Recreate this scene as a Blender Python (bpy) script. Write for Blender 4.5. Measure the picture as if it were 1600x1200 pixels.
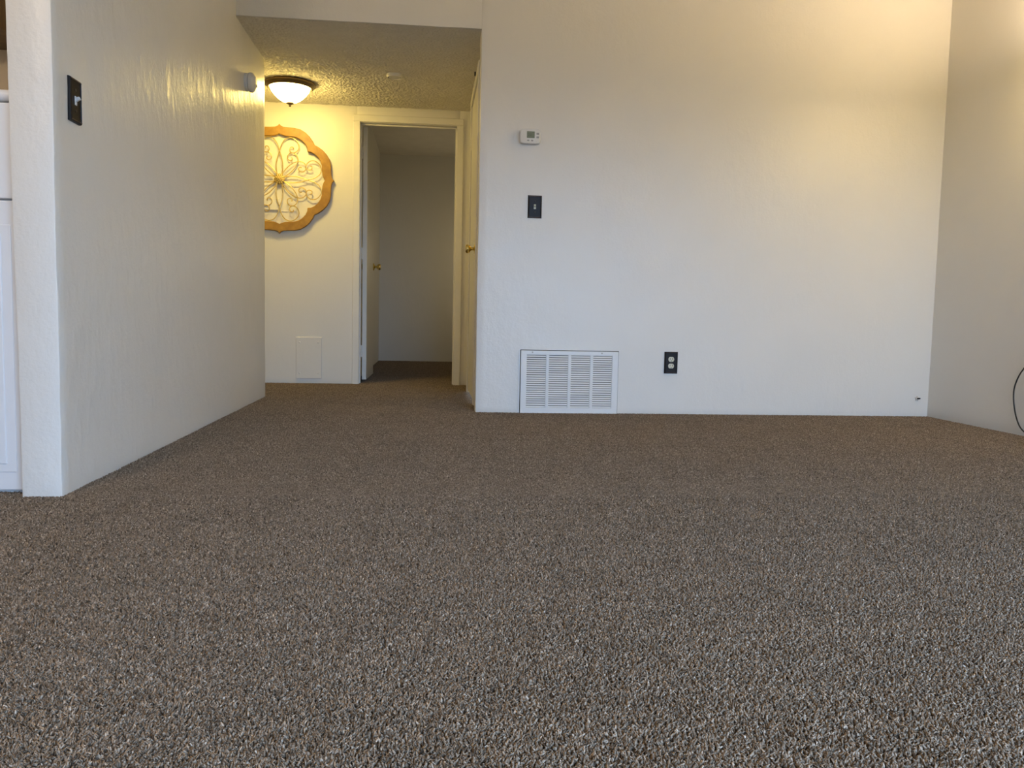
import bpy, bmesh, math, random
import numpy as np
from mathutils import Vector, Matrix, noise

for o in list(bpy.data.objects):
    bpy.data.objects.remove(o, do_unlink=True)
SC = bpy.context.scene
COL = SC.collection
PI = math.pi

# ------------------------------------------------------------------ camera
F_PX, PITCH, ROLL, YAW, CAM_H = 1300.0, 0.0804836, 0.0209851, 0.0995270, 0.547383
fw = Vector((math.sin(YAW) * math.cos(PITCH), math.cos(YAW) * math.cos(PITCH), -math.sin(PITCH)))
r0 = Vector((math.cos(YAW), -math.sin(YAW), 0))
u0 = r0.cross(fw)
ri = r0 * math.cos(ROLL) + u0 * math.sin(ROLL)
up = -r0 * math.sin(ROLL) + u0 * math.cos(ROLL)
cam_d = bpy.data.cameras.new('camera')
cam = bpy.data.objects.new('camera', cam_d)
COL.objects.link(cam)
cam_d.sensor_width = 36.0
cam_d.lens = F_PX / 1600 * 36
cam_d.clip_start = 0.02
cam.matrix_world = Matrix(((ri.x, up.x, -fw.x, 0), (ri.y, up.y, -fw.y, 0), (ri.z, up.z, -fw.z, CAM_H), (0, 0, 0, 1)))
SC.camera = cam

# ------------------------------------------------------------------ view, world
SC.view_settings.view_transform = 'Standard'
SC.view_settings.look = 'None'
SC.view_settings.gamma = 1.0
SC.view_settings.exposure = 0.07
SC.view_settings.use_curve_mapping = False
SC.cycles.max_bounces = 5
SC.cycles.diffuse_bounces = 3
SC.cycles.glossy_bounces = 2

SKY_STRENGTH = 20.0  
SKY_COL = (0.49, 0.75, 1.17)  
GROUND_COL = (0.03, 0.028, 0.024)
world = bpy.data.worlds.new('World')
SC.world = world
world.use_nodes = True
nt = world.node_tree
nt.nodes.clear()
w_out = nt.nodes.new('ShaderNodeOutputWorld')
w_bg = nt.nodes.new('ShaderNodeBackground')
w_tc = nt.nodes.new('ShaderNodeTexCoord')
w_sep = nt.nodes.new('ShaderNodeSeparateXYZ')
w_rmp = nt.nodes.new('ShaderNodeValToRGB')
w_map = nt.nodes.new('ShaderNodeMapRange')
w_map.inputs['From Min'].default_value = -0.06
w_map.inputs['From Max'].default_value = 0.06
nt.links.new(w_tc.outputs['Generated'], w_sep.inputs[0])
nt.links.new(w_sep.outputs['Z'], w_map.inputs['Value'])
nt.links.new(w_map.outputs[0], w_rmp.inputs[0])
w_rmp.color_ramp.elements[0].color = (*GROUND_COL, 1)
w_rmp.color_ramp.elements[1].color = (*SKY_COL, 1)
w_bg.inputs['Strength'].default_value = SKY_STRENGTH
nt.links.new(w_rmp.outputs[0], w_bg.inputs['Color'])
nt.links.new(w_bg.outputs[0], w_out.inputs[0])

# plan of the place (metres); the camera stands at x = 0, y = 0
YB, YF = 4.745, 6.60          # living-room back wall, far wall of the hall
XL, XLO = -1.060, -1.172      # left wall: room face, kitchen face
YLN, YLF = 2.505, 5.520       # near end, far end of the left wall
XR, XW = 0.264, 3.008         # hall right-hand wall, right wall of the room
ZH, ZR = 2.13, 3.80           # hall ceiling, room ceiling
YS, XWEST = -1.70, -3.60      # patio wall behind the camera, far kitchen side
GX0, GX1, GZ = 0.25, 2.65, 1.95  # patio door opening behind the camera

# daylight enters by the patio door: a sampling portal in its opening
pd = bpy.data.lights.new('daylight_portal', 'AREA')
pd.shape = 'RECTANGLE'
pd.size, pd.size_y = GX1 - GX0, GZ
pd.cycles.is_portal = True
po = bpy.data.objects.new('daylight_portal', pd)
COL.objects.link(po)
po.location = ((GX0 + GX1) / 2, YS + 0.02, GZ / 2)
po.rotation_euler = (PI / 2, 0, 0)   # faces into the room, +y

# lamp strengths (each lamp is built further down, with its own light)
HALL_RGB = (60.0, 43.5, 12.0)  # frosted dome in the hall
GLASS_RGB = (46.0, 33.0, 13.0)  # glass of the floor lamp
BULB_RGB = (41.0, 32.0, 24.0)  # bulb of the floor lamp, watts
PENDANT_FILL_RGB = (74.0, 58.0, 42.0)  # added unseen pendant that brightens the wall end


def split_rgb(c):
    k = max(max(c), 1e-6)
    return tuple(v / k for v in c), k



# ------------------------------------------------------------------ materials
def new_mat(name):
    m = bpy.data.materials.new(name)
    m.use_nodes = True
    n = m.node_tree.nodes
    return m, n, m.node_tree.links, n['Principled BSDF']


def tex_coord(n, l, scale=(1, 1, 1)):
    g = n.new('ShaderNodeNewGeometry')
    mp = n.new('ShaderNodeMapping')
    mp.inputs['Scale'].default_value = scale
    l.new(g.outputs['Position'], mp.inputs['Vector'])
    return mp.outputs['Vector']


def noise_node(n, l, vec, scale, detail=3.0, rough=0.55):
    t = n.new('ShaderNodeTexNoise')
    t.inputs['Scale'].default_value = scale
    t.inputs['Detail'].default_value = detail
    t.inputs['Roughness'].default_value = rough
    l.new(vec, t.inputs['Vector'])
    return t.outputs['Fac']


def mathn(n, l, op, a, b):
    t = n.new('ShaderNodeMath')
    t.operation = op
    for i, v in enumerate((a, b)):
        if isinstance(v, (int, float)):
            t.inputs[i].default_value = v
        else:
            l.new(v, t.inputs[i])
    return t.outputs[0]


def ramp(n, l, fac, stops):
    r = n.new('ShaderNodeValToRGB')
    el = r.color_ramp.elements
    while len(el) < len(stops):
        el.new(0.5)
    for e, (p, c) in zip(el, stops):
        e.position = p
        e.color = (*c, 1)
    l.new(fac, r.inputs[0])
    return r.outputs[0]


def plain(name, col, rough=0.5, metal=0.0, spec=0.5, bump=0.0, bscale=80, var=0.0):
    m, n, l, b = new_mat(name)
    b.inputs['Base Color'].default_value = (*col, 1)
    b.inputs['Roughness'].default_value = rough
    b.inputs['Metallic'].default_value = metal
    b.inputs['Specular IOR Level'].default_value = spec
    v = tex_coord(n, l)
    if bump:
        bp = n.new('ShaderNodeBump')
        bp.inputs['Strength'].default_value = 1.0
        bp.inputs['Distance'].default_value = bump
        l.new(noise_node(n, l, v, bscale), bp.inputs['Height'])
        l.new(bp.outputs[0], b.inputs['Normal'])
    k = 1 + var
    f = noise_node(n, l, v, 9.0, 4.0)
    l.new(ramp(n, l, f, [(0.3, tuple(c / k for c in col)), (0.7, tuple(min(1, c * k) for c in col))]), b.inputs['Base Color'])
    return m


def paint(name, col, rough, peel, lump, spec=0.5, stretch=(1, 1, 1)):
    """rolled wall paint over a hand-finished plaster: orange peel + trowel lumps"""
    m, n, l, b = new_mat(name)
    v = tex_coord(n, l, stretch)
    big = noise_node(n, l, v, 2.3, 3.0)
    l.new(ramp(n, l, big, [(0.3, tuple(c * 0.975 for c in col)), (0.7, col)]), b.inputs['Base Color'])
    b.inputs['Specular IOR Level'].default_value = spec
    rr = mathn(n, l, 'MULTIPLY_ADD', noise_node(n, l, v, 7.0, 3.0), 0.16)
    rr.node.inputs[2].default_value = rough - 0.08
    l.new(rr, b.inputs['Roughness'])
    h1 = mathn(n, l, 'MULTIPLY', noise_node(n, l, v, 95.0, 2.5), peel)
    vs = tex_coord(n, l, (stretch[0], stretch[1], stretch[2] * 0.55))
    t = noise_node(n, l, vs, 22.0, 2.0)
    t = mathn(n, l, 'POWER', t, 2.2)
    h2 = mathn(n, l, 'MULTIPLY', t, lump)
    h3 = mathn(n, l, 'MULTIPLY', noise_node(n, l, v, 5.0, 2.0), lump * 1.6)
    h = mathn(n, l, 'ADD', mathn(n, l, 'ADD', h1, h2), h3)
    bp = n.new('ShaderNodeBump')
    bp.inputs['Strength'].default_value = 1.0
    bp.inputs['Distance'].default_value = 1.0
    l.new(h, bp.inputs['Height'])
    l.new(bp.outputs[0], b.inputs['Normal'])
    return m


WALL = (0.80, 0.775, 0.715)
M = {}
M['wall'] = paint('wall_paint', WALL, 0.40, 0.0007, 0.0016, 0.5)
M['wall_rough'] = paint('wall_paint_heavy', WALL, 0.38, 0.0010, 0.0032, 0.5)
M['wall_smooth'] = paint('wall_paint_smooth', WALL, 0.42, 0.0003, 0.0008, 0.45)
M['trim'] = plain('trim_paint', (0.80, 0.775, 0.715), 0.38, bump=0.0003, bscale=40, var=0.02)
M['ceiling'] = plain('ceiling_popcorn', (0.82, 0.775, 0.69), 0.85, spec=0.2, bump=0.0015, bscale=260, var=0.03)
M['white'] = plain('white_plastic', (0.78, 0.77, 0.73), 0.4, var=0.01)
M['cab_white'] = plain('white_laminate', (0.80, 0.80, 0.80), 0.33, var=0.01)
M['cream'] = plain('cream_plastic', (0.62, 0.62, 0.50), 0.4, var=0.01)
M['bronze'] = plain('oil_rubbed_bronze', (0.012, 0.009, 0.008), 0.42, 0.0, spec=0.22, var=0.35)
M['bronze_edge'] = plain('bronze_worn_edge', (0.070, 0.036, 0.026), 0.4, 0.2, var=0.3)
M['black'] = plain('black_rubber', (0.012, 0.011, 0.010), 0.5, var=0.05)
M['dark'] = plain('matte_dark', (0.022, 0.024, 0.026), 0.9, spec=0.1, var=0.1)  # also painted as the shade behind and round the grille
M['grille'] = plain('grille_enamel', (0.80, 0.80, 0.78), 0.38, var=0.01)
M['lcd'] = plain('lcd_glass', (0.20, 0.23, 0.15), 0.25, var=0.08)
M['lcd_ink'] = plain('lcd_segment', (0.05, 0.06, 0.04), 0.3)
M['button'] = plain('button_grey', (0.36, 0.36, 0.33), 0.5, var=0.02)
M['brass'] = plain('polished_brass', (0.86, 0.68, 0.25), 0.22, 1.0, var=0.05)
M['antique'] = plain('antique_bronze_ring', (0.16, 0.105, 0.05), 0.42, 0.6, var=0.25)
M['gold'] = plain('gold_paint', (0.62, 0.46, 0.17), 0.38, 0.35, var=0.12)
M['screw'] = plain('painted_screw', (0.45, 0.42, 0.36), 0.5, var=0.1)
M['kitchen_wall'] = paint('kitchen_wall_paint', (0.80, 0.66, 0.46), 0.5, 0.0010, 0.003)
M['dark_ground'] = plain('lawn', (0.030, 0.042, 0.018), 0.95, spec=0.1, var=0.2)  # unseen ground coloured dark to cut light bounced indoors
M['fence'] = plain('dark_added_fence', (0.050, 0.035, 0.025), 0.9, spec=0.1, var=0.2)  # for the added fence, kept dark so little light bounces indoors
M['plaster_hole'] = plain('broken_plaster', (0.55, 0.52, 0.47), 0.9, bump=0.002, bscale=150, var=0.1)


def wood(name, dark, light, scale, stretch, rough):
    m, n, l, b = new_mat(name)
    tc = n.new('ShaderNodeTexCoord')
    mp = n.new('ShaderNodeMapping')
    mp.inputs['Scale'].default_value = stretch
    l.new(tc.outputs['Object'], mp.inputs['Vector'])
    f = noise_node(n, l, mp.outputs['Vector'], scale, 6.0, 0.6)
    l.new(ramp(n, l, f, [(0.30, dark), (0.68, light)]), b.inputs['Base Color'])
    b.inputs['Roughness'].default_value = rough
    bp = n.new('ShaderNodeBump')
    bp.inputs['Distance'].default_value = 0.0006
    l.new(f, bp.inputs['Height'])
    l.new(bp.outputs[0], b.inputs['Normal'])
    return m


M['frame_wood'] = wood('honey_wood', (0.29, 0.145, 0.020), (0.46, 0.255, 0.040), 5.0, (3.0, 3.0, 3.0), 0.45)
M['oak'] = wood('dark_oak', (0.12, 0.072, 0.026), (0.21, 0.13, 0.045), 4.0, (9.0, 9.0, 0.9), 0.45)


def emitter(name, col, strength):
    m, n, l, b = new_mat(name)
    b.inputs['Base Color'].default_value = (0.9, 0.86, 0.75, 1)
    b.inputs['Roughness'].default_value = 0.35
    b.inputs['Emission Color'].default_value = (*col, 1)
    b.inputs['Emission Strength'].default_value = strength
    return m


M['bowl'] = emitter('frosted_lit_glass', *split_rgb(HALL_RGB))
M['added_pendant'] = emitter('added_pendant_glass', *split_rgb(PENDANT_FILL_RGB))
M['lamp_glass'] = emitter('torchiere_glass', *split_rgb(GLASS_RGB))


def carpet_mat(pile):
    m, n, l, b = new_mat('carpet_pile' if pile else 'carpet_backing')
    v = tex_coord(n, l)
    patch = noise_node(n, l, v, 5.5, 3.0, 0.6)
    fine = noise_node(n, l, v, 30.0, 2.0, 0.6)
    lay_shade = mathn(n, l, 'ADD', mathn(n, l, 'MULTIPLY', patch, 0.40), mathn(n, l, 'MULTIPLY', fine, 0.25))  # mottled shading of the pile lay, painted into the colour
    lay_shade = mathn(n, l, 'ADD', lay_shade, 0.68)
    if pile:
        a = n.new('ShaderNodeAttribute')
        a.attribute_name = 'yarn'
        f = a.outputs['Fac']
    else:
        f = noise_node(n, l, v, 260.0, 2.0)
    c = ramp(n, l, f, [(0.0, (0.063, 0.044, 0.029)), (0.34, (0.200, 0.150, 0.104)), (0.72, (0.39, 0.300, 0.216)), (1.0, (0.65, 0.53, 0.41))])
    mx = n.new('ShaderNodeVectorMath')
    mx.operation = 'SCALE'
    l.new(c, mx.inputs[0])
    l.new(lay_shade, mx.inputs['Scale'])
    l.new(mx.outputs[0], b.inputs['Base Color'])
    b.inputs['Roughness'].default_value = 0.75
    b.inputs['Specular IOR Level'].default_value = 0.2
    return m


M['carpet'] = carpet_mat(False)
M['pile'] = carpet_mat(True)


# ------------------------------------------------------------------ mesh helpers
def finish(name, bm, mat, parent=None, smooth=False, loc=None):
    me = bpy.data.meshes.new(name)
    bmesh.ops.recalc_face_normals(bm, faces=bm.faces[:])
    bm.to_mesh(me)
    bm.free()
    me.materials.append(M[mat] if isinstance(mat, str) else mat)
    if smooth:
        me.polygons.foreach_set('use_smooth', [True] * len(me.polygons))
        if smooth != 'all':
            me.set_sharp_from_angle(angle=math.radians(38))
    o = bpy.data.objects.new(name, me)
    COL.objects.link(o)
    if parent is not None:
        o.parent = parent
    if loc is not None:
        o.location = loc
    return o


def box(bm, x0, x1, y0, y1, z0, z1, bev=0.0, seg=2):
    r = bmesh.ops.create_cube(bm, size=1.0)
    vs = r['verts']
    for v in vs:
        v.co = Vector((x0 + (v.co.x + 0.5) * (x1 - x0), y0 + (v.co.y + 0.5) * (y1 - y0), z0 + (v.co.z + 0.5) * (z1 - z0)))
    if bev:
        es = list({e for v in vs for e in v.link_edges})
        bmesh.ops.bevel(bm, geom=es, offset=bev, segments=seg, affect='EDGES', profile=0.5)
    return vs


def box_obj(name, ext, mat, parent=None, bev=0.0, seg=2):
    bm = bmesh.new()
    box(bm, *ext, bev=bev, seg=seg)
    return finish(name, bm, mat, parent)


def wob(p, amp):
    q = p * 1.7
    n1 = noise.noise_vector(q)
    n2 = noise.noise_vector(p * 9.0 + Vector((3.1, 7.7, 1.3)))
    return p + (n1 * 0.6 + n2 * 0.35) * amp


def plaster_box(bm, x0, x1, y0, y1, z0, z1, amp=0.002, step=0.05, bev=0.006):
    """a wall block, finely divided and gently uneven, with softened edges"""
    b2 = bmesh.new()
    box(b2, x0, x1, y0, y1, z0, z1)
    for ax in range(3):
        lo, hi = ((x0, x1), (y0, y1), (z0, z1))[ax]
        nrm = Vector([1.0 if i == ax else 0.0 for i in range(3)])
        cuts = []
        k = max(1, int(round((hi - lo) / step)))
        cuts = [lo + (hi - lo) * i / k for i in range(1, k)]
        cuts += [lo + bev, hi - bev]
        for c in sorted(set(cuts)):
            bmesh.ops.bisect_plane(b2, geom=b2.verts[:] + b2.edges[:] + b2.faces[:], plane_co=nrm * c, plane_no=nrm, dist=1e-6)
    e = 1e-5
    for v in b2.verts:
        p = v.co
        on = [abs(p[i] - ((x0, x1), (y0, y1), (z0, z1))[i][0]) < e or abs(p[i] - ((x0, x1), (y0, y1), (z0, z1))[i][1]) < e for i in range(3)]
        if sum(on) >= 2:   # pull arrises in for a soft bullnose
            for i in range(3):
                if on[i]:
                    lo, hi = ((x0, x1), (y0, y1), (z0, z1))[i]
                    p[i] += bev * 0.3 if abs(p[i] - lo) < e else -bev * 0.3
    for v in b2.verts:
        v.co = wob(v.co, amp)
    me = bpy.data.meshes.new('tmp')
    b2.to_mesh(me)
    b2.free()
    bm.from_mesh(me)
    bpy.data.meshes.remove(me)


def lathe(bm, prof, seg=32, mat4=None):
    """prof: list of (r, z) turned about local z"""
    rings = []
    for r, z in prof:
        if r < 1e-6:
            rings.append([bm.verts.new((0, 0, z))])
        else:
            rings.append([bm.verts.new((r * math.cos(2 * PI * i / seg), r * math.sin(2 * PI * i / seg), z)) for i in range(seg)])
    for a, b in zip(rings, rings[1:]):
        for i in range(seg):
            j = (i + 1) % seg
            if len(a) == 1 and len(b) == 1:
                continue
            if len(a) == 1:
                bm.faces.new((a[0], b[i], b[j]))
            elif len(b) == 1:
                bm.faces.new((a[i], a[j], b[0]))
            else:
                bm.faces.new((a[i], a[j], b[j], b[i]))
    if mat4 is not None:
        vs = [v for r in rings for v in r]
        bmesh.ops.transform(bm, matrix=mat4, verts=vs)


def catmull(pts, n=8):
    P = [Vector(p) for p in pts]
    P = [P[0] * 2 - P[1]] + P + [P[-1] * 2 - P[-2]]
    out = []
    for i in range(1, len(P) - 2):
        a, b, c, d = P[i - 1], P[i], P[i + 1], P[i + 2]
        for k in range(n):
            t = k / n
            out.append(0.5 * ((2 * b) + (c - a) * t + (2 * a - 5 * b + 4 * c - d) * t * t + (3 * b - a - 3 * c + d) * t ** 3))
    out.append(P[-2])
    return out


def tube(bm, pts, rad, seg=6, cap=True):
    pts = [Vector(p) for p in pts]
    rings = []
    t0 = (pts[1] - pts[0]).normalized()
    nrm = t0.orthogonal().normalized()
    for i, p in enumerate(pts):
        t = (pts[min(i + 1, len(pts) - 1)] - pts[max(i - 1, 0)]).normalized()
        nrm = (nrm - t * nrm.dot(t)).normalized()
        bn = t.cross(nrm)
        r = rad[i] if isinstance(rad, (list, tuple)) else rad
        rings.append([bm.verts.new(p + (nrm * math.cos(2 * PI * k / seg) + bn * math.sin(2 * PI * k / seg)) * r) for k in range(seg)])
    for a, b in zip(rings, rings[1:]):
        for k in range(seg):
            j = (k + 1) % seg
            bm.faces.new((a[k], a[j], b[j], b[k]))
    if cap:
        bm.faces.new(rings[0][::-1])
        bm.faces.new(rings[-1])


def thing(name, label, cat, loc=(0, 0, 0), rot=(0, 0, 0), group=None, kind=None):
    o = bpy.data.objects.new(name, None)
    COL.objects.link(o)
    o.empty_display_size = 0.05
    o.location = loc
    o.rotation_euler = rot
    tag(o, label, cat, group, kind)
    return o


def tag(o, label, cat=None, group=None, kind=None):
    o['label'] = label
    if cat:
        o['category'] = cat
    if group:
        o['group'] = group
    if kind:
        o['kind'] = kind
    return o


def struct(name, bm, mat, label, cat, smooth=True):
    o = finish(name, bm, mat, None, smooth=smooth)
    return tag(o, label, cat, kind='structure')


# ------------------------------------------------------------------ the setting
bm = bmesh.new()
box(bm, XWEST, XW + 0.12, YS - 0.12, 10.4, -0.06, -0.009)
struct('floor', bm, 'carpet', 'grey-brown wall-to-wall carpet floor running into the hall', 'floor', False)

bm = bmesh.new()
plaster_box(bm, XR, XW + 0.1, YB, YB + 0.115, -0.02, ZR, 0.0045)
plaster_box(bm, XL - 0.02, XR + 0.02, YB + 0.003, YB + 0.115, ZH + 0.003, ZR, 0.002, bev=0.003)
struct('wall_back', bm, 'wall', 'off-white back wall with the air grille and thermostat', 'wall')

bm = bmesh.new()
plaster_box(bm, XLO, XL, YLN, YLF, -0.02, ZR, 0.006)
for v in bm.verts:                      # the kitchen face leans a little: the wall thickens upwards
    if v.co.x < (XLO + XL) / 2:
        v.co.x -= 0.0075 * min(1.3, max(0.0, v.co.z))
struct('wall_left', bm, 'wall_rough', 'lumpy off-white plaster wall on the left ending in a narrow white face', 'wall')

bm = bmesh.new()
plaster_box(bm, XW, XW + 0.12, YS - 0.1, YB + 0.1, -0.02, ZR, 0.003, 0.08)
struct('wall_right', bm, 'wall_smooth', 'plain off-white wall at the right edge behind the black cord', 'wall')

# hall: far wall with the bedroom doorway, right-hand wall with the closet door
DX0, DX1, DZ = -0.574, 0.212, 2.03  # doorway rough opening
bm = bmesh.new()
plaster_box(bm, -2.6, DX0, YF, YF + 0.115, -0.02, ZH + 0.02, 0.0015, bev=0.0004)
plaster_box(bm, DX1, 0.42, YF, YF + 0.115, -0.02, ZH + 0.02, 0.0015, bev=0.0004)
plaster_box(bm, DX0, DX1, YF, YF + 0.115, DZ, ZH + 0.02, 0.0015, bev=0.0004)
struct('wall_hall_far', bm, 'wall_smooth', 'cream hall wall holding the round wooden medallion', 'wall')

XH = 0.285                              # face of the hall's right wall
CY0, CY1, CZ = 5.16, 6.02, 2.03         # closet doorway
bm = bmesh.new()
plaster_box(bm, XH, XH + 0.115, YB + 0.10, CY0, -0.02, ZH + 0.02, 0.001)
plaster_box(bm, XH + 0.01, XH + 0.125, CY1, YF + 0.02, -0.02, ZH + 0.02, 0.001)
plaster_box(bm, XH, XH + 0.115, CY0, CY1, CZ, ZH + 0.02, 0.001)
struct('wall_hall_right', bm, 'wall_smooth', 'cream wall along the right of the hall around the closed closet door', 'wall')

# textured hall ceiling: real stippled relief
rng = np.random.default_rng(7)
hx0, hx1, hy0, hy1, hs = -1.55, XH + 0.02, YB + 0.004, YF + 0.02, 0.0042
nx, ny = int((hx1 - hx0) / hs) + 1, int((hy1 - hy0) / hs) + 1
H = np.zeros((nx, ny))
for _ in range(26000):
    cx, cy = rng.uniform(0, nx), rng.uniform(0, ny)
    rr, hh = rng.uniform(0.9, 2.1), rng.uniform(0.0016, 0.0075)
    i0, i1, j0, j1 = max(0, int(cx - 6)), min(nx, int(cx + 7)), max(0, int(cy - 6)), min(ny, int(cy + 7))
    if i1 <= i0 or j1 <= j0:
        continue
    gi, gj = np.mgrid[i0:i1, j0:j1]
    H[i0:i1, j0:j1] = np.maximum(H[i0:i1, j0:j1], hh * np.exp(-((gi - cx) ** 2 + (gj - cy) ** 2) / (rr * rr)))
gx, gy = np.meshgrid(np.linspace(hx0, hx1, nx), np.linspace(hy0, hy1, ny), indexing='ij')
co = np.stack([gx, gy, ZH + 0.002 - H], -1).reshape(-1, 3)
idx = np.arange(nx * ny).reshape(nx, ny)
quads = np.stack([idx[:-1, :-1], idx[:-1, 1:], idx[1:, 1:], idx[1:, :-1]], -1).reshape(-1, 4)
me = bpy.data.meshes.new('ceiling_hall')
me.from_pydata(co.tolist(), [], quads.tolist())
me.polygons.foreach_set('use_smooth', [True] * len(me.polygons))
me.materials.append(M['ceiling'])
o = bpy.data.objects.new('ceiling_hall', me)
COL.objects.link(o)
tag(o, 'low popcorn-textured hall ceiling around the dome light', 'ceiling', kind='structure')
slab = bmesh.new()
box(slab, -2.6, XH + 0.1, YB + 0.10, YF + 0.1, ZH + 0.012, ZH + 0.05)
finish('ceiling_backing', slab, 'ceiling', o)

bm = bmesh.new()
box(bm, XWEST - 0.1, XW + 0.12, YS - 0.12, YB + 0.12, ZR, ZR + 0.08)
struct('ceiling', bm, 'ceiling', 'high living-room ceiling above the frame', 'ceiling', False)

# room beyond the doorway
BY, BX0, BX1, BZ = 9.95, -0.60, 0.80, 2.40
bm = bmesh.new()
box(bm, BX0 - 0.1, BX1, BY, BY + 0.1, -0.02, BZ)
box(bm, BX0 - 0.1, BX0, YF + 0.115, BY, -0.02, BZ)
box(bm, BX1, BX1 + 0.1, YF + 0.1, BY + 0.1, -0.02, BZ)
struct('wall_bedroom', bm, 'wall', 'dim walls of the unlit room seen through the open doorway', 'wall', False)
bm = bmesh.new()
box(bm, BX0 - 0.1, BX1 + 0.1, YF + 0.1, BY + 0.1, BZ, BZ + 0.06)
struct('ceiling_bedroom', bm, 'ceiling', 'dark ceiling of the unlit room beyond the doorway', 'ceiling', False)
bm = bmesh.new()
box(bm, XH + 0.1, BX1 + 0.1, YF, YF + 0.115, -0.02, BZ)
box(bm, BX0 - 0.1, BX1 + 0.1, YF + 0.02, YF + 0.115, ZH + 0.02, BZ)
struct('wall_bedroom_front', bm, 'wall', 'inner side of the far hall wall', 'wall', False)

# walls that close the place outside the frame
bm = bmesh.new()
box(bm, XWEST - 0.1, GX0, YS - 0.12, YS, -0.02, ZR)
box(bm, GX1, XW + 0.1, YS - 0.12, YS, -0.02, ZR)
box(bm, GX0, GX1, YS - 0.12, YS, GZ, ZR)
struct('wall_patio', bm, 'wall', 'wall with the patio door behind the viewer', 'wall', False)
bm = bmesh.new()
box(bm, XWEST - 0.1, XWEST, YS - 0.1, 4.1, -0.02, ZR)
struct('wall_kitchen_side', bm, 'wall', 'side wall of the kitchen out of frame', 'wall', False)
KY = 3.95
bm = bmesh.new()
plaster_box(bm, XWEST, XLO, KY, KY + 0.11, -0.02, ZR, 0.002, 0.1)
struct('wall_kitchen', bm, 'kitchen_wall', 'tan kitchen wall below the dark wooden cupboard', 'wall')
bm = bmesh.new()
box(bm, -2.7, -2.6, KY + 0.11, YF + 0.1, -0.02, ZH + 0.05)
box(bm, -2.7, XLO, YLF - 0.11, YLF, -0.02, ZH + 0.05)
struct('wall_hall_end', bm, 'wall', 'walls of the side passage off the hall', 'wall', False)
bm = bmesh.new()
box(bm, -7.0, 8.0, -5.62, -5.55, -0.10, 0.95)  # added unseen fence, blocks low skylight from the back wall
o = struct('added_fence', bm, 'fence', 'added unseen fence behind the viewer that trims low skylight', 'fence', False)
bm = bmesh.new()
box(bm, -7.0, 8.0, -5.6, YS - 0.12, -0.14, -0.05)
struct('garden_ground', bm, 'dark_ground', 'unseen ground behind the viewer, made dark like lawn to limit bounce', 'ground', False)
w = thing('window_1', 'aluminium patio door frame behind the viewer', 'window', ((GX0 + GX1) / 2, YS - 0.06, 0), kind='structure')
hw = (GX1 - GX0) / 2
for a in (-hw, -0.03, hw - 0.05):
    box_obj('stile', (a, a + 0.05 if a != -0.03 else 0.03, -0.03, 0.03, -0.01, GZ), 'white', w, 0.004)
box_obj('rail', (-hw, hw, -0.03, 0.03, GZ - 0.05, GZ), 'white', w, 0.004)
box_obj('sill', (-hw, hw, -0.03, 0.03, -0.01, 0.05), 'white', w, 0.004)

# ------------------------------------------------------------------ carpet pile
random.seed(3)
P, SP = 0.32, 0.0033
k = int(P / SP)
verts, faces, yarn = [], [], []
for i in range(k):
    for j in range(k):
        x = (i + 0.5 + random.uniform(-0.45, 0.45)) * SP - P / 2
        y = (j + 0.5 + random.uniform(-0.45, 0.45)) * SP - P / 2
        a = random.uniform(0, 2 * PI)
        lean = random.uniform(0.001, 0.0070)
        la = random.uniform(0, 2 * PI)
        h = random.uniform(0.0050, 0.0095)
        r = random.uniform(0.0013, 0.0021)
        lx, ly = lean * math.cos(la), lean * math.sin(la)
        b = len(verts)
        for (t, rs) in ((0.0, 0.9), (0.66, 1.15), (1.0, 0.70)):
            for q in range(3):
                an = a + q * 2 * PI / 3 + t * 1.1
                verts.append((x + lx * t * t + r * rs * math.cos(an), y + ly * t * t + r * rs * math.sin(an), h * t - 0.0095))
        for s in (0, 3):
            for q in range(3):
                q2 = (q + 1) % 3
                faces.append((b + s + q, b + s + q2, b + s + 3 + q2, b + s + 3 + q))
        faces.append((b + 6, b + 7, b + 8))
        yv = min(1.0, max(0.0, random.gauss(0.46, 0.20)))
        yarn += [yv] * 9
me = bpy.data.meshes.new('carpet_pile')
me.from_pydata(verts, [], faces)
at = me.attributes.new('yarn', 'FLOAT', 'POINT')
at.data.foreach_set('value', yarn)
me.polygons.foreach_set('use_smooth', [True] * len(me.polygons))
me.materials.append(M['pile'])
pile = bpy.data.objects.new('carpet_pile', me)
COL.objects.link(pile)
tag(pile, 'speckled grey-brown cut pile of the carpet', 'carpet', kind='stuff')
g = bpy.data.node_groups.new('lay_pile', 'GeometryNodeTree')
g.interface.new_socket('Geometry', in_out='INPUT', socket_type='NodeSocketGeometry')
g.interface.new_socket('Geometry', in_out='OUTPUT', socket_type='NodeSocketGeometry')
gi, go = g.nodes.new('NodeGroupInput'), g.nodes.new('NodeGroupOutput')
jn = g.nodes.new('GeometryNodeJoinGeometry')
STEP = k * SP


def pile_field(x0, x1, y0, y1):
    cnx, cny = max(2, math.ceil((x1 - x0) / STEP)), max(2, math.ceil((y1 - y0) / STEP))
    gr = g.nodes.new('GeometryNodeMeshGrid')
    gr.inputs['Size X'].default_value = STEP * (cnx - 1)
    gr.inputs['Size Y'].default_value = STEP * (cny - 1)
    gr.inputs['Vertices X'].default_value = cnx
    gr.inputs['Vertices Y'].default_value = cny
    tr = g.nodes.new('GeometryNodeTransform')
    tr.inputs['Translation'].default_value = (x0 + STEP * cnx / 2, y0 + STEP * cny / 2, 0)
    g.links.new(gr.outputs['Mesh'], tr.inputs['Geometry'])
    g.links.new(tr.outputs['Geometry'], jn.inputs['Geometry'])


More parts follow.
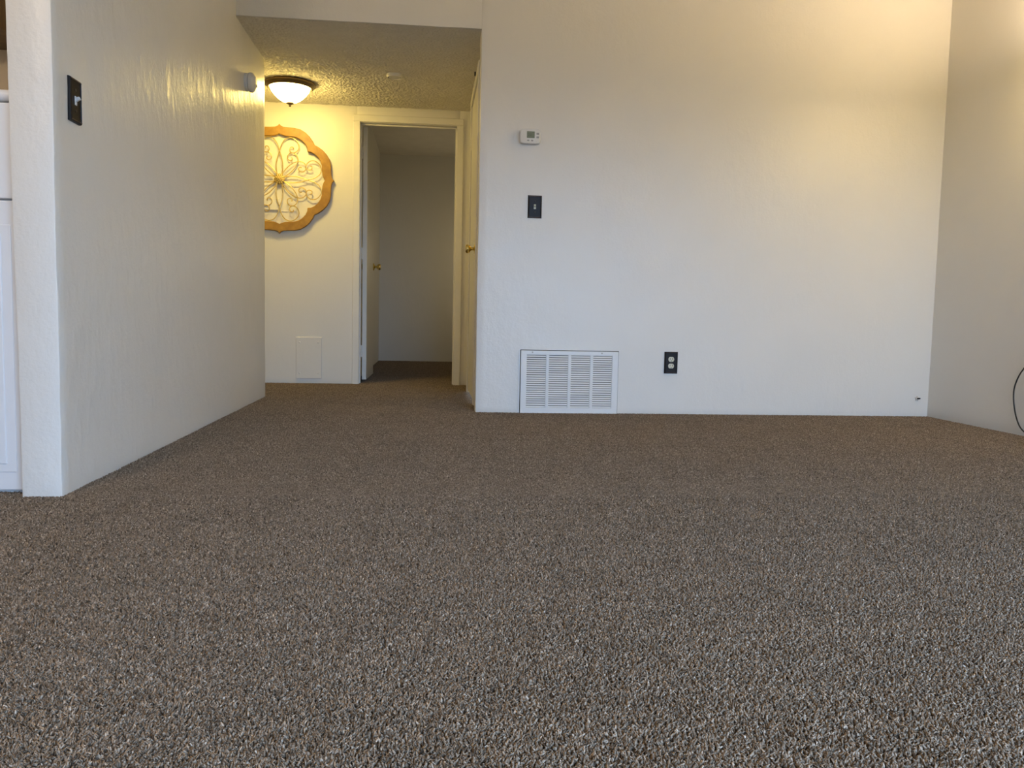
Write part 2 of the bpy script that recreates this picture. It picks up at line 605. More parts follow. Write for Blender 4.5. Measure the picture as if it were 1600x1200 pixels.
pile_field(-2.20, XW, 0.55, 2.49)
pile_field(XL - 0.1, XW, 2.49 + 0.002, YB + 0.02)
pile_field(-1.60, XH, YB + 0.02, YF + 0.05)
pile_field(BX0, 0.50, YF + 0.05, BY)
rv = g.nodes.new('FunctionNodeRandomValue')
rv.data_type = 'INT'
rv.inputs['Min'].default_value = 0
rv.inputs['Max'].default_value = 3
for s in rv.inputs:
    if s.name == 'Min' and s.type == 'INT':
        s.default_value = 0
    if s.name == 'Max' and s.type == 'INT':
        s.default_value = 3
mu = g.nodes.new('ShaderNodeMath')
mu.operation = 'MULTIPLY'
mu.inputs[1].default_value = PI / 2
cx_ = g.nodes.new('ShaderNodeCombineXYZ')
ro = [s for s in rv.outputs if s.type == 'INT'][0]
g.links.new(ro, mu.inputs[0])
g.links.new(mu.outputs[0], cx_.inputs['Z'])
ip = g.nodes.new('GeometryNodeInstanceOnPoints')
g.links.new(jn.outputs[0], ip.inputs['Points'])
g.links.new(gi.outputs[0], ip.inputs['Instance'])
g.links.new(cx_.outputs[0], ip.inputs['Rotation'])
g.links.new(ip.outputs[0], go.inputs[0])
md = pile.modifiers.new('lay', 'NODES')
md.node_group = g

# ------------------------------------------------------------------ doorway, doors, trim
JT = 0.02
t1 = thing('trim_1', 'cream painted casing around the open doorway at the end of the hall', 'door casing', (0, YF, 0), kind='structure')
ox0, ox1, oz = DX0 + JT, DX1 - JT, DZ - JT       # clear opening
CW = 0.055


def casing_board(parent, ext):
    return box_obj('casing_board', ext, 'trim', parent, 0.004)


casing_board(t1, (ox0 - CW + 0.006, ox0 + 0.004, -0.014, 0.003, -0.012, oz + 0.004))
casing_board(t1, (ox1 - 0.004, ox1 + CW - 0.006, -0.014, 0.003, -0.012, oz + 0.004))
casing_board(t1, (ox0 - CW + 0.006, ox1 + CW - 0.006, -0.0145, 0.003, oz + 0.004, oz + CW))
for (a, b) in ((DX0 - 0.003, ox0), (ox1, DX1 + 0.003)):
    box_obj('jamb', (a, b, 0.0, 0.12, -0.012, DZ), 'trim', t1, 0.001)
box_obj('head_jamb', (DX0, DX1, 0.0, 0.12, oz, DZ), 'trim', t1, 0.001)
box_obj('door_stop', (ox0, ox0 + 0.012, 0.045, 0.080, -0.012, oz), 'trim', t1, 0.002)
box_obj('door_stop', (ox1 - 0.012, ox1, 0.045, 0.080, -0.012, oz), 'trim', t1, 0.002)
box_obj('door_stop', (ox0, ox1, 0.045, 0.080, oz - 0.012, oz), 'trim', t1, 0.002)

# the door leaf, swung inwards about its left edge
d1 = thing('door_1', 'pale flush door standing open into the dark room with a brass knob', 'door', (ox0 + 0.016, YF + 0.128, 0), (0, 0, math.radians(-0.6)), kind='structure')
LW = 0.70
box_obj('leaf', (0.0, 0.035, 0.0, LW, 0.022, oz - 0.006), 'trim', d1, 0.002)
for z in (0.25, 1.02, 1.80):
    h = thing('hinge', 'painted hinge', None)
    del h['label']
    h.parent = d1
    bm = bmesh.new()
    box(bm, -0.012, 0.004, -0.020, 0.002, z - 0.045, z + 0.045, 0.001)
    finish('hinge_plate', bm, 'trim', h)
    bm = bmesh.new()
    tube(bm, [(-0.004, -0.006, z - 0.048), (-0.004, -0.006, z + 0.048)], 0.006, 8)
    finish('knuckle', bm, 'trim', h, True)


def knob_parts(parent, mat4, nm='knob'):
    """brass door knob turned about +z of mat4, from the door face outwards"""
    bm = bmesh.new()
    lathe(bm, [(0.0, 0.0), (0.032, 0.0), (0.032, 0.004), (0.028, 0.009), (0.016, 0.012), (0.011, 0.016)], 28, mat4)
    rs = finish('rose', bm, 'brass', parent, True)
    bm = bmesh.new()
    lathe(bm, [(0.010, 0.010), (0.010, 0.028), (0.014, 0.034), (0.023, 0.040), (0.027, 0.049), (0.026, 0.058), (0.021, 0.064), (0.0, 0.066)], 28, mat4)
    kb = finish(nm, bm, 'brass', parent, True)
    kb['label'] = 'shiny brass knob'
    return kb


Rx = Matrix.Rotation(PI / 2, 4, 'Y')       # z -> +x
knob_parts(d1, Matrix.Translation((0.035, LW - 0.065, 0.955)) @ Rx)
knob_parts(d1, Matrix.Translation((0.0, LW - 0.065, 0.955)) @ Matrix.Rotation(-PI / 2, 4, 'Y'))

# closet door on the right of the hall
t2 = thing('trim_2', 'cream painted casing around the closed closet door on the right of the hall', 'door casing', (XH, 0, 0), kind='structure')
casing_board(t2, (-0.016, 0.004, CY0 - CW, CY0 + 0.012, -0.012, CZ))
casing_board(t2, (-0.016, 0.012, CY1 - 0.012, CY1 + CW, -0.012, CZ))
casing_board(t2, (-0.017, 0.004, CY0 - CW, CY1 + CW, CZ - 0.012, CZ + CW - 0.012))
box_obj('jamb', (-0.003, 0.115, CY0, CY0 + 0.018, -0.012, CZ), 'trim', t2, 0.001)
box_obj('jamb', (-0.003, 0.115, CY1 - 0.018, CY1, -0.012, CZ), 'trim', t2, 0.001)
box_obj('head_jamb', (-0.003, 0.115, CY0, CY1, CZ - 0.018, CZ), 'trim', t2, 0.001)
box_obj('catch', (-0.026, -0.016, CY0 + 0.24, CY0 + 0.255, CZ + 0.034, CZ + 0.058), 'black', t2, 0.002)

d2 = thing('door_2', 'closed cream closet door edge-on at the right of the hall with brass handle', 'door', (XH, 0, 0), kind='structure')
box_obj('leaf', (-0.006, 0.029, CY0 + 0.021, CY1 - 0.021, 0.012, CZ - 0.022), 'trim', d2, 0.002)
for z in (0.26, 1.76):
    h = thing('hinge', 'painted hinge', None)
    del h['label']
    h.parent = d2
    for q in range(5):
        bm = bmesh.new()
        tube(bm, [(-0.012, CY1 - 0.020, z - 0.045 + q * 0.0185), (-0.012, CY1 - 0.020, z - 0.045 + q * 0.0185 + 0.0165)], 0.0065, 8)
        finish('knuckle', bm, 'trim', h, True)
    box_obj('hinge_plate', (-0.010, -0.004, CY1 - 0.045, CY1 - 0.004, z - 0.045, z + 0.047), 'trim', h, 0.001)
knob_parts(d2, Matrix.Translation((-0.006, CY0 + 0.085, 0.965)) @ Matrix.Rotation(-PI / 2, 4, 'Y'))
bm = bmesh.new()
box(bm, -0.0105, -0.0055, CY0 + 0.035, CY0 + 0.135, 0.90, 1.03, 0.002)
pl = finish('backplate', bm, 'brass', d2, True)

# ------------------------------------------------------------------ hall dome light
lx, ly = -0.985, 6.03
t = thing('ceiling_light', 'lit frosted glass dome light with a bronze ring on the hall ceiling', 'ceiling light', (lx, ly, ZH))
bm = bmesh.new()
lathe(bm, [(0.06, 0.004), (0.150, 0.004), (0.168, 0.000), (0.176, -0.010), (0.176, -0.018), (0.166, -0.024), (0.158, -0.034), (0.148, -0.040), (0.138, -0.036), (0.132, -0.024), (0.06, -0.014)], 56)
finish('ring', bm, 'antique', t, True)
bm = bmesh.new()
prof = [(0.138, -0.028), (0.134, -0.044), (0.125, -0.060), (0.113, -0.076), (0.100, -0.090), (0.086, -0.104), (0.070, -0.117), (0.052, -0.127), (0.030, -0.134), (0.0, -0.137)]
lathe(bm, prof, 48)
b = finish('glass_bowl', bm, 'bowl', t, 'all')
b['label'] = 'glowing frosted glass bowl'
bm = bmesh.new()
lathe(bm, [(0.0, -0.132), (0.026, -0.134), (0.027, -0.140), (0.018, -0.145), (0.008, -0.150), (0.009, -0.156), (0.006, -0.162), (0.0, -0.165)], 24)
finish('finial', bm, 'antique', t, True)

# round cover plate on the hall ceiling
bm = bmesh.new()
lathe(bm, [(0.052, 0.012), (0.053, -0.006), (0.050, -0.012), (0.044, -0.013), (0.042, -0.009), (0.0, -0.009)], 36)
t = thing('cover_plate', 'small flat round cover plate on the popcorn hall ceiling', 'cover plate', (-0.255, 5.71, ZH - 0.009))
finish('disc', bm, 'trim', t, True)
for s in (-1, 1):
    bm = bmesh.new()
    lathe(bm, [(0.0, -0.0125), (0.004, -0.012), (0.005, -0.008)], 10, Matrix.Translation((s * 0.040, 0, 0)))
    finish('screw', bm, 'dark' if s < 0 else 'screw', t, True)

# ------------------------------------------------------------------ smoke alarm on the left wall
t = thing('smoke_alarm', 'small round white alarm on the left wall near the dome light', 'alarm', (XL, 4.985, 1.846))
Ry = Matrix.Rotation(PI / 2, 4, 'Y')
bm = bmesh.new()
lathe(bm, [(0.0, -0.004), (0.050, -0.004), (0.050, 0.012), (0.046, 0.016), (0.0, 0.016)], 32, Ry)
finish('base', bm, 'white', t, True)
bm = bmesh.new()
lathe(bm, [(0.044, 0.016), (0.054, 0.021), (0.055, 0.034), (0.049, 0.044), (0.034, 0.052), (0.030, 0.056), (0.0, 0.058)], 32, Ry)
finish('cover', bm, 'white', t, True)
bm = bmesh.new()
lathe(bm, [(0.008, 0.054), (0.008, 0.060), (0.0, 0.061)], 14, Matrix.Translation((0, 0.012, -0.016)) @ Ry)
finish('test_button', bm, 'button', t, True)

# ------------------------------------------------------------------ switch plates, outlet
def plate(name, label, cat, loc, rotz, w=0.079, h=0.127):
    """wall plate facing local -y"""
    t = thing(name, label, cat, loc, (0, 0, rotz))
    bm = bmesh.new()
    w2, h2 = w / 2, h / 2
    R_ = [(1.0, 0.003), (1.0, -0.002), (0.97, -0.006), (0.88, -0.0085), (0.84, -0.0055), (0.80, -0.0050)]
    rings = []
    for s, y in R_:
        dx = (1 - s) * w2
        rings.append([bm.verts.new((sx * (w2 - dx), y, sz * (h2 - dx))) for sx, sz in ((-1, -1), (1, -1), (1, 1), (-1, 1))])
    for a, b in zip(rings, rings[1:]):
        for q in range(4):
            bm.faces.new((a[q], a[(q + 1) % 4], b[(q + 1) % 4], b[q]))
    bm.faces.new(rings[-1])
    finish('plate', bm, 'bronze', t)
    for sz in (-1, 1):
        box_obj('worn_rim', (-w2 * 0.93, w2 * 0.93, -0.0088, -0.0070, sz * (h2 - 0.0052) - 0.0013, sz * (h2 - 0.0052) + 0.0013), 'bronze_edge', t, 0.0005, 1)
    return t


def face_lathe(name, prof, mat, parent, x, z, seg=16):
    bm = bmesh.new()
    lathe(bm, prof, seg, Matrix.Translation((x, 0, z)) @ Matrix.Rotation(PI / 2, 4, 'X'))
    return finish(name, bm, mat, parent, True)


def toggle_switch(name, label, loc, rotz, tmat):
    t = plate(name, label, 'light switch', loc, rotz)
    box_obj('toggle_collar', (-0.0062, 0.0062, -0.0070, -0.002, -0.013, 0.013), tmat, t, 0.0008)
    bm = bmesh.new()
    vs = box(bm, -0.0045, 0.0045, -0.020, -0.004, -0.004, 0.006)
    bmesh.ops.rotate(bm, cent=(0, -0.004, 0), matrix=Matrix.Rotation(math.radians(-28), 3, 'X'), verts=vs)
    bmesh.ops.bevel(bm, geom=bm.edges[:], offset=0.0012, segments=2, affect='EDGES')
    k_ = finish('toggle', bm, tmat, t, True)
    k_['label'] = 'pale toggle lever'
    for z in (-0.030, 0.030):
        face_lathe('screw', [(0.0045, 0.004), (0.0045, 0.0065), (0.003, 0.0075), (0.0, 0.0078)], 'black', t, 0, z, 12)
    return t


toggle_switch('light_switch', 'dark bronze light switch on the back wall below the thermostat', (0.582, YB - 0.001, 1.171), 0, 'cream')
toggle_switch('light_switch', 'dark bronze light switch with white toggle on the left wall', (XL + 0.002, 2.640, 1.158), PI / 2, 'white')

t = plate('power_outlet', 'dark bronze wall outlet with two cream sockets right of the grille', 'outlet', (1.404, YB - 0.001, 0.300), 0)
for z in (-0.0195, 0.0195):
    bm = bmesh.new()
    ring = []
    for q in range(28):
        a = 2 * PI * q / 28
        ring.append((0.0172 * math.cos(a), max(-0.0140, min(0.0140, 0.0172 * math.sin(a)))))
    va = [bm.verts.new((x, -0.003, z + zz)) for x, zz in ring]
    vb = [bm.verts.new((x, -0.0085, z + zz)) for x, zz in ring]
    vc = [bm.verts.new((x * 0.94, -0.0092, z + zz * 0.94)) for x, zz in ring]
    for A_, B_ in ((va, vb), (vb, vc)):
        for q in range(28):
            bm.faces.new((A_[q], A_[(q + 1) % 28], B_[(q + 1) % 28], B_[q]))
    bm.faces.new(vc)
    s = finish('socket', bm, 'cream', t, True)
    s['label'] = 'cream socket face'
    for x, hh in ((-0.0064, 0.0042), (0.0064, 0.0034)):
        box_obj('slot', (x - 0.0013, x + 0.0013, -0.0096, -0.0088, z + 0.002 - hh, z + 0.004 + hh), 'black', s)
    bm = bmesh.new()
    lathe(bm, [(0.0026, 0.0088), (0.0026, 0.0096), (0.0, 0.0097)], 12, Matrix.Translation((0, 0, z - 0.0085)) @ Matrix.Rotation(PI / 2, 4, 'X'))
    finish('ground_hole', bm, 'black', s)
face_lathe('screw', [(0.0034, 0.004), (0.0034, 0.0066), (0.0, 0.0072)], 'bronze_edge', t, 0, 0, 12)

# ------------------------------------------------------------------ thermostat
t = thing('thermostat', 'white wall thermostat with small green-grey display', 'thermostat', (0.545, YB, 1.556))
W2, H2 = 0.060, 0.042


def pillow(sc, y, n=44):
    out = []
    for q in range(n):
        a = 2 * PI * q / n
        c, s = math.cos(a), math.sin(a)
        e = 0.34
        out.append((W2 * sc * math.copysign(abs(c) ** e, c), y, H2 * sc * math.copysign(abs(s) ** (e * 1.0), s) * (1 - 0.10 * abs(c) ** 4)))
    return out


bm = bmesh.new()
rings = [[bm.verts.new(p) for p in pillow(s, y)] for s, y in ((0.96, 0.004), (0.97, -0.006), (1.0, -0.010), (1.0, -0.022), (0.965, -0.028), (0.90, -0.031))]
for a, b in zip(rings, rings[1:]):
    for q in range(len(a)):
        bm.faces.new((a[q], a[(q + 1) % len(a)], b[(q + 1) % len(a)], b[q]))
bm.faces.new(rings[-1])
finish('body', bm, 'white', t, True)
dsp = box_obj('display', (-0.020, 0.024, -0.0325, -0.029, -0.010, 0.026), 'lcd', t, 0.001)
for x in (-0.012, -0.002):
    for z in (0.002, 0.012):
        box_obj('digit_segment', (x, x + 0.006, -0.0328, -0.0324, z, z + 0.0014), 'lcd_ink', dsp)
    box_obj('digit_segment', (x + 0.005, x + 0.0063, -0.0328, -0.0324, z - 0.010, z), 'lcd_ink', dsp)
for x, z, w_, h_ in ((0.041, 0.014, 0.007, 0.005), (0.041, -0.005, 0.007, 0.005), (-0.012, -0.024, 0.006, 0.004), (0.010, -0.024, 0.006, 0.004), (0.034, -0.025, 0.005, 0.0035)):
    box_obj('button', (x - w_, x + w_, -0.0335, -0.029, z - h_, z + h_), 'button' if z > -0.025 else 'white', t, 0.0012)

# ------------------------------------------------------------------ return-air grille
GXa, GXb, GH = 0.521, 1.089, 0.358
t = thing('air_grille', 'white louvred return-air grille at the foot of the back wall', 'vent grille', ((GXa + GXb) / 2, YB, 0))
gw = (GXb - GXa) / 2
IX0, IX1, IZ0, IZ1 = -gw + 0.034, gw - 0.036, 0.030, GH - 0.026
box_obj('duct_shade_sheet', (-gw + 0.01, gw - 0.01, -0.0035, 0.002, 0.004, GH - 0.006), 'dark', t)  # flat dark sheet painted in place of the shaded duct
box_obj('frame_rail', (-gw, gw, -0.014, 0.002, IZ1, GH), 'grille', t, 0.003)
box_obj('frame_rail', (-gw, gw, -0.014, 0.002, -0.008, IZ0), 'grille', t, 0.003)
box_obj('frame_stile', (-gw, IX0, -0.0138, 0.002, IZ0 - 0.004, IZ1 + 0.004), 'grille', t, 0.002)
box_obj('frame_stile', (IX1, gw, -0.0138, 0.002, IZ0 - 0.004, IZ1 + 0.004), 'grille', t, 0.002)
bw = (IX1 - IX0 - 3 * 0.017) / 4
NS = 24
pz = (IZ1 - IZ0) / NS
bm = bmesh.new()
for (y0_, z0_, y1_, z1_) in ((-0.0125, -pz * 0.36, -0.0085, pz * 0.36),):
    pts = [(y0_, z0_), (y0_ + 0.0012, z0_ - 0.0002), (y1_ + 0.0012, z1_ - 0.0002), (y1_, z1_)]
    va = [bm.verts.new((0, y, z)) for y, z in pts]
    vb = [bm.verts.new((bw, y, z)) for y, z in pts]
    for q in range(4):
        bm.faces.new((va[q], va[(q + 1) % 4], vb[(q + 1) % 4], vb[q]))
    bm.faces.new(va[::-1])
    bm.faces.new(vb)
slat0 = finish('slat', bm, 'grille', t)
first = True
for c in range(4):
    xs = IX0 + c * (bw + 0.017)
    if c:
        box_obj('mullion', (xs - 0.017, xs, -0.0136, 0.0, IZ0 - 0.002, IZ1 + 0.002), 'grille', t, 0.001)
    for q in range(NS):
        s = slat0 if first else slat0.copy()
        if not first:
            COL.objects.link(s)
            s.parent = t
        first = False
        s.location = (xs, 0, IZ0 + (q + 0.45) * pz)
for x in (-gw + 0.066, gw - 0.098):
    face_lathe('screw', [(0.0045, 0.013), (0.0045, 0.0148), (0.0, 0.0158)], 'screw', t, x, GH - 0.010, 12)
# rim strip, and a dark sheet painted as the shadow line round the grille
box_obj('surround', (-gw - 0.012, -gw - 0.004, -0.006, 0.002, -0.008, GH + 0.006), 'grille', t, 0.001)
box_obj('gap_shade_sheet', (-gw - 0.006, gw + 0.003, -0.0034, 0.001, -0.008, GH + 0.0035), 'dark', t)

# ------------------------------------------------------------------ painted access panel, chime cover
t = thing('access_panel', 'painted rectangular access panel low on the cream hall wall', 'panel', (-0.935, YF, 0.197))
box_obj('plate', (-0.098, 0.098, -0.009, 0.003, -0.162, 0.160), 'wall_smooth', t, 0.0025)
for x in (-0.070, 0.072):
    for z in (-0.120, 0.120):
        face_lathe('screw', [(0.007, 0.006), (0.007, 0.0095), (0.004, 0.0125), (0.0, 0.0128)], 'trim', t, x, z, 12)
t = thing('chime_cover', 'flat cream box on the hall wall behind the lower medallion scrolls', 'wall box', (-1.235, YF, 1.365))
box_obj('cover', (-0.105, 0.075, -0.016, 0.003, -0.043, 0.043), 'wall_smooth', t, 0.003)
box_obj('base', (-0.115, 0.150, -0.005, 0.003, -0.052, -0.044), 'wall_smooth', t, 0.002)

# ------------------------------------------------------------------ medallion
MR = 0.410
t = thing('wall_medallion', 'quatrefoil honey-wood medallion with gold wire scrollwork on the hall wall', 'wall decoration', (-1.152, YF - 0.012, 1.555), (0, 0, 0))
out_q = [(0.0, 1.0), (0.028, 0.968), (0.075, 0.948), (0.17, 0.940), (0.28, 0.938), (0.38, 0.915), (0.47, 0.865), (0.55, 0.790), (0.61, 0.705), (0.640, 0.640)]
in_q = [(0.0, 0.825), (0.040, 0.803), (0.095, 0.785), (0.17, 0.777), (0.27, 0.772), (0.35, 0.745), (0.42, 0.700), (0.475, 0.640), (0.507, 0.575), (0.512, 0.512)]


def foil(q_):
    half = q_ + [(y, x) for x, y in q_[-2::-1]]     # first quadrant, top point to right point
    pts = []
    for kq in range(4):
        a = -kq * PI / 2
        for x, y in half[:-1]:
            pts.append((x * math.cos(a) - y * math.sin(a), x * math.sin(a) + y * math.cos(a)))
    return pts, len(half) - 1


po_, nq = foil(out_q)
pi_, _ = foil(in_q)


def frame_piece(i0, i1, nm):
    bm = bmesh.new()
    prof = ((0.0, 0.000), (0.0, -0.020), (0.06, -0.024), (0.94, -0.024), (1.0, -0.020), (1.0, 0.000))
    rows = []
    for i in range(i0, i1 + 1):
        ox_, oz_ = po_[i % len(po_)]
        ix_, iz_ = pi_[i % len(pi_)]
        rows.append([bm.verts.new(((ox_ + (ix_ - ox_) * s) * MR, y, (oz_ + (iz_ - oz_) * s) * MR)) for s, y in prof])
    for a, b in zip(rows, rows[1:]):
        for q in range(len(prof)):
            j = (q + 1) % len(prof)
            bm.faces.new((a[q], b[q], b[j], a[j]))
    bm.faces.new(rows[0])
    bm.faces.new(rows[-1][::-1])
    return finish(nm, bm, 'frame_wood', t, False)


for kq in range(8):
    frame_piece(kq * nq // 2, (kq + 1) * nq // 2, 'frame_segment')

card = [(-0.035, 0.06), (-0.055, 0.16), (-0.060, 0.27), (-0.040, 0.39), (0.0, 0.51), (0.035, 0.63), (0.10, 0.725), (0.19, 0.762), (0.28, 0.735),
        (0.345, 0.66), (0.350, 0.57), (0.295, 0.50), (0.225, 0.485), (0.185, 0.530), (0.200, 0.585), (0.245, 0.590), (0.255, 0.555)]
diag = [(0.055, 0.030), (0.15, 0.090), (0.245, 0.175), (0.305, 0.265), (0.332, 0.350), (0.318, 0.430), (0.262, 0.480), (0.190, 0.478), (0.145, 0.430),
        (0.150, 0.370), (0.195, 0.345), (0.230, 0.370), (0.220, 0.405)]


def wire_mesh(pts, mirror, yoff):
    bm = bmesh.new()
    P_ = catmull([((-x if mirror else x) * MR, yoff, z * MR) for x, z in pts], 6)
    tube(bm, P_, 0.0035, 6)
    return bm


for nm, pts, mir, yo in (('scroll_wire', card, False, -0.012), ('scroll_wire', card, True, -0.016), ('scroll_wire', diag, False, -0.008), ('scroll_wire', [(z, x) for x, z in diag], False, -0.019)):
    base = None
    for kq in range(4):
        if base is None:
            base = finish(nm, wire_mesh(pts, mir, yo), 'gold', t, True)
            wo = base
        else:
            wo = base.copy()
            COL.objects.link(wo)
            wo.parent = t
        wo.rotation_euler = (0, kq * PI / 2, 0)
# flower boss at the centre
fl = thing('flower_boss', 'gold flower at the centre', None)
fl.parent = t
for ringi, (n_, rad, ln, y_, tw) in enumerate(((12, 0.030, 0.024, -0.020, 0.0), (8, 0.016, 0.018, -0.028, 0.2))):
    for q in range(n_):
        bm = bmesh.new()
        bmesh.ops.create_uvsphere(bm, u_segments=10, v_segments=6, radius=1.0)
        bmesh.ops.scale(bm, vec=(ln * 0.42, 0.0065, ln * 0.62), verts=bm.verts[:])
        bmesh.ops.rotate(bm, cent=(0, 0, 0), matrix=Matrix.Rotation(math.radians(-22), 3, 'X'), verts=bm.verts[:])
        bmesh.ops.translate(bm, vec=(0, 0, rad), verts=bm.verts[:])
        bmesh.ops.rotate(bm, cent=(0, 0, 0), matrix=Matrix.Rotation(2 * PI * q / n_ + tw, 3, 'Y'), verts=bm.verts[:])
        bmesh.ops.translate(bm, vec=(0, y_, 0), verts=bm.verts[:])
        finish('petal', bm, 'gold', fl, 'all')
bm = bmesh.new()
bmesh.ops.create_uvsphere(bm, u_segments=14, v_segments=8, radius=0.010)
bmesh.ops.translate(bm, vec=(0, -0.032, 0), verts=bm.verts[:])
finish('hub', bm, 'gold', fl, 'all')
bm = bmesh.new()
lathe(bm, [(0.0, 0.008), (0.034, 0.008), (0.034, 0.018), (0.0, 0.022)], 24, Matrix.Rotation(PI / 2, 4, 'X'))
finish('back_disc', bm, 'gold', fl, True)

# ------------------------------------------------------------------ kitchen: white cabinet, oak cupboard, added fill globes
cy, cx1, cx0 = 2.556, -1.187, -1.787
t = thing('cabinet', 'white cabinet with rounded top beside the narrow end of the left wall', 'cabinet', ((cx0 + cx1) / 2, cy, 0))
cw = (cx1 - cx0) / 2
box_obj('carcass', (-cw, cw, 0.022, 0.60, -0.006, 1.125), 'cab_white', t, 0.002)
bm = bmesh.new()
box(bm, -cw - 0.002, cw + 0.0, -0.004, 0.61, 1.131, 1.163, 0.014, 4)
finish('top', bm, 'cab_white', t, True)
box_obj('upper_front', (-cw + 0.002, cw - 0.002, 0.0, 0.021, 0.856, 1.126), 'cab_white', t, 0.004, 3)
d = box_obj('lower_front', (-cw + 0.002, cw - 0.002, 0.0, 0.021, 0.006, 0.850), 'cab_white', t, 0.004, 3)
box_obj('raised_panel', (-cw + 0.018, cw - 0.018, -0.003, 0.004, 0.060, 0.782), 'cab_white', d, 0.0028, 2)
box_obj('raised_panel', (-cw + 0.045, cw - 0.045, -0.006, 0.0, 0.085, 0.757), 'cab_white', d, 0.0028, 2)

ky0 = KY - 0.33
t = thing('kitchen_cupboard', 'dark brown wooden cupboard high on the kitchen wall at the left edge', 'cupboard', (-2.06, KY, 0))
kz = 1.665
box_obj('carcass', (-0.40, 0.32, -0.31, 0.005, kz, 2.42), 'oak', t, 0.002)
for a, b in ((-0.395, -0.042), (-0.038, 0.315)):
    dd = box_obj('door', (a, b, -0.33, -0.311, kz + 0.012, 2.41), 'oak', t, 0.003)
    box_obj('raised_panel', (a + 0.055, b - 0.055, -0.337, -0.328, kz + 0.07, 2.35), 'oak', dd, 0.005)
box_obj('light_rail', (-0.40, 0.32, -0.332, -0.316, kz - 0.012, kz + 0.006), 'kitchen_wall', t, 0.001)

PX, PY, PZ = -1.38, 0.70, 2.05  # added unseen pendant, lights the wall end and white cabinet
t = thing('added_pendant_light', 'added unseen globe pendant that brightens the wall end and cabinet', 'pendant light', (PX, PY, ZR))
bm = bmesh.new()
lathe(bm, [(0.0, 0.0), (0.07, 0.0), (0.065, -0.02), (0.02, -0.035), (0.007, -0.05), (0.007, PZ - ZR + 0.16), (0.05, PZ - ZR + 0.14), (0.06, PZ - ZR + 0.11), (0.0, PZ - ZR + 0.11)], 28)
finish('stem', bm, 'antique', t, True)
bm = bmesh.new()
bmesh.ops.create_uvsphere(bm, u_segments=24, v_segments=14, radius=0.13)
bmesh.ops.translate(bm, vec=(0, 0, PZ - ZR), verts=bm.verts[:])
finish('globe', bm, 'added_pendant', t, 'all')

KITCHEN_FILL_RGB = (26.0, 19.0, 10.0)  # added unseen globe to brighten the kitchen wall
t = thing('kitchen_fill_light', 'added unseen globe light on a stem that brightens the kitchen wall', 'ceiling light', (-2.75, 3.10, ZR))
bm = bmesh.new()
lathe(bm, [(0.0, 0.0), (0.07, 0.0), (0.065, -0.02), (0.02, -0.035), (0.007, -0.05), (0.007, 2.4 - ZR + 0.12), (0.04, 2.4 - ZR + 0.10), (0.0, 2.4 - ZR + 0.09)], 24)
finish('stem', bm, 'antique', t, True)
bm = bmesh.new()
bmesh.ops.create_uvsphere(bm, u_segments=20, v_segments=12, radius=0.11)
bmesh.ops.translate(bm, vec=(0, 0, 2.4 - ZR), verts=bm.verts[:])
finish('globe', bm, emitter('kitchen_fill_glass', *split_rgb(KITCHEN_FILL_RGB)), t, 'all')

# ------------------------------------------------------------------ floor lamp just outside the right of the frame, and the cord
LX, LY, LZ = 2.84, 3.50, 1.90
t = thing('floor_lamp', 'tall black uplighter floor lamp beside the right wall', 'floor lamp', (LX, LY, 0))
bm = bmesh.new()
lathe(bm, [(0.0, -0.003), (0.10, -0.003), (0.10, 0.012), (0.085, 0.022), (0.02, 0.030), (0.012, 0.06), (0.0, 0.06)], 32)
finish('base', bm, 'black', t, True)
bm = bmesh.new()
tube(bm, [(0, 0, 0.03), (0, 0, LZ - 0.10)], 0.011, 14)
finish('pole', bm, 'black', t, True)
bm = bmesh.new()
lathe(bm, [(0.02, -0.10), (0.065, -0.085), (0.11, -0.050), (0.138, -0.005), (0.146, 0.02), (0.141, 0.02), (0.131, -0.003), (0.105, -0.045), (0.06, -0.078), (0.0, -0.090)], 40, Matrix.Translation((0, 0, LZ)))
finish('lamp_bowl', bm, 'lamp_glass', t, True)
bl = bpy.data.lights.new('lamp_bulb', 'POINT')
bl.color, bl.energy = split_rgb(BULB_RGB)
bl.shadow_soft_size = 0.045
bo = bpy.data.objects.new('lamp_bulb', bl)
COL.objects.link(bo)
bo.parent = t
bo.location = (0, 0, LZ - 0.015)

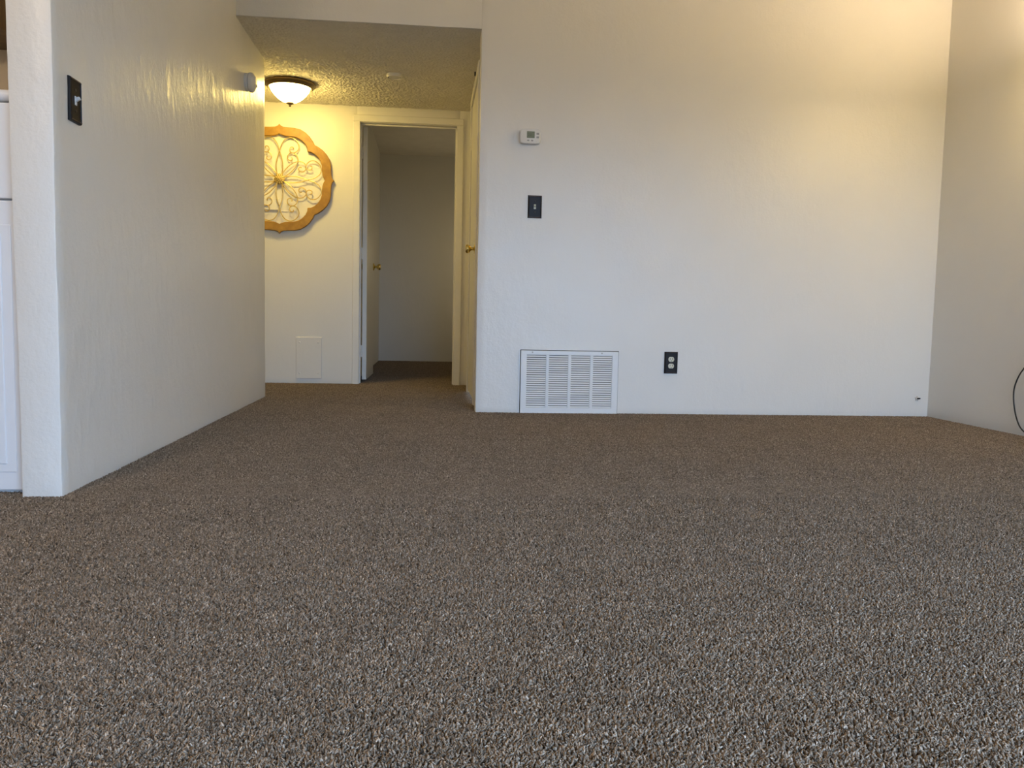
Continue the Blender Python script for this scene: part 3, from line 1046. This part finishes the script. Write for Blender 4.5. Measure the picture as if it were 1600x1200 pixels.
# added unseen lamp that brightens the room beyond the doorway
BEDROOM_FILL_RGB = (12.5, 10.2, 6.2)  
t = thing('bedroom_fill_lamp', 'added unseen globe lamp that brightens the room beyond the doorway', 'floor lamp', (0.62, 8.9, 0))
bm = bmesh.new()
lathe(bm, [(0.0, -0.003), (0.12, -0.003), (0.12, 0.012), (0.02, 0.030), (0.011, 0.06), (0.011, 1.06), (0.03, 1.08), (0.03, 1.10), (0.0, 1.10)], 24)
finish('stand', bm, 'black', t, True)
bm = bmesh.new()
bmesh.ops.create_uvsphere(bm, u_segments=20, v_segments=12, radius=0.09)
bmesh.ops.translate(bm, vec=(0, 0, 1.185), verts=bm.verts[:])
finish('globe', bm, emitter('bedroom_fill_glass', *split_rgb(BEDROOM_FILL_RGB)), t, 'all')

bm = bmesh.new()
cpts = [(2.975, 3.70, 0.50), (2.978, 3.83, 0.42), (2.985, 3.915, 0.345), (2.990, 3.962, 0.292), (2.990, 3.985, 0.230), (2.990, 3.980, 0.160), (2.988, 3.950, 0.085), (2.982, 3.900, 0.035), (2.965, 3.80, 0.010), (2.935, 3.66, 0.006), (2.93, 3.585, 0.006)]
tube(bm, catmull(cpts, 8), 0.0035, 8)
o = finish('extension_cable', bm, 'black', None, 'all')
tag(o, 'thin black cord looping down against the right wall', 'cable')

# cable stub poking from broken plaster, low in the right corner
t = thing('cable_stub', 'cut cable end poking from chipped plaster low by the right corner', 'cable', (2.936, YB, 0.106))
bm = bmesh.new()
ring = []
for q in range(14):
    a = 2 * PI * q / 14
    r_ = 0.013 * (1 + 0.35 * math.sin(q * 2.3))
    ring.append((r_ * math.cos(a), r_ * math.sin(a)))
va = [bm.verts.new((x, 0.0, z)) for x, z in ring]
vb = [bm.verts.new((x * 0.7, -0.006, z * 0.7)) for x, z in ring]
for q in range(14):
    bm.faces.new((va[q], va[(q + 1) % 14], vb[(q + 1) % 14], vb[q]))
bm.faces.new(vb)
finish('plaster_rim', bm, 'plaster_hole', t)
bm = bmesh.new()
tube(bm, [(0, 0.0, 0), (0.002, -0.010, 0.001), (0.008, -0.022, 0.003)], 0.0042, 8)
finish('cable_end', bm, 'dark', t, True)
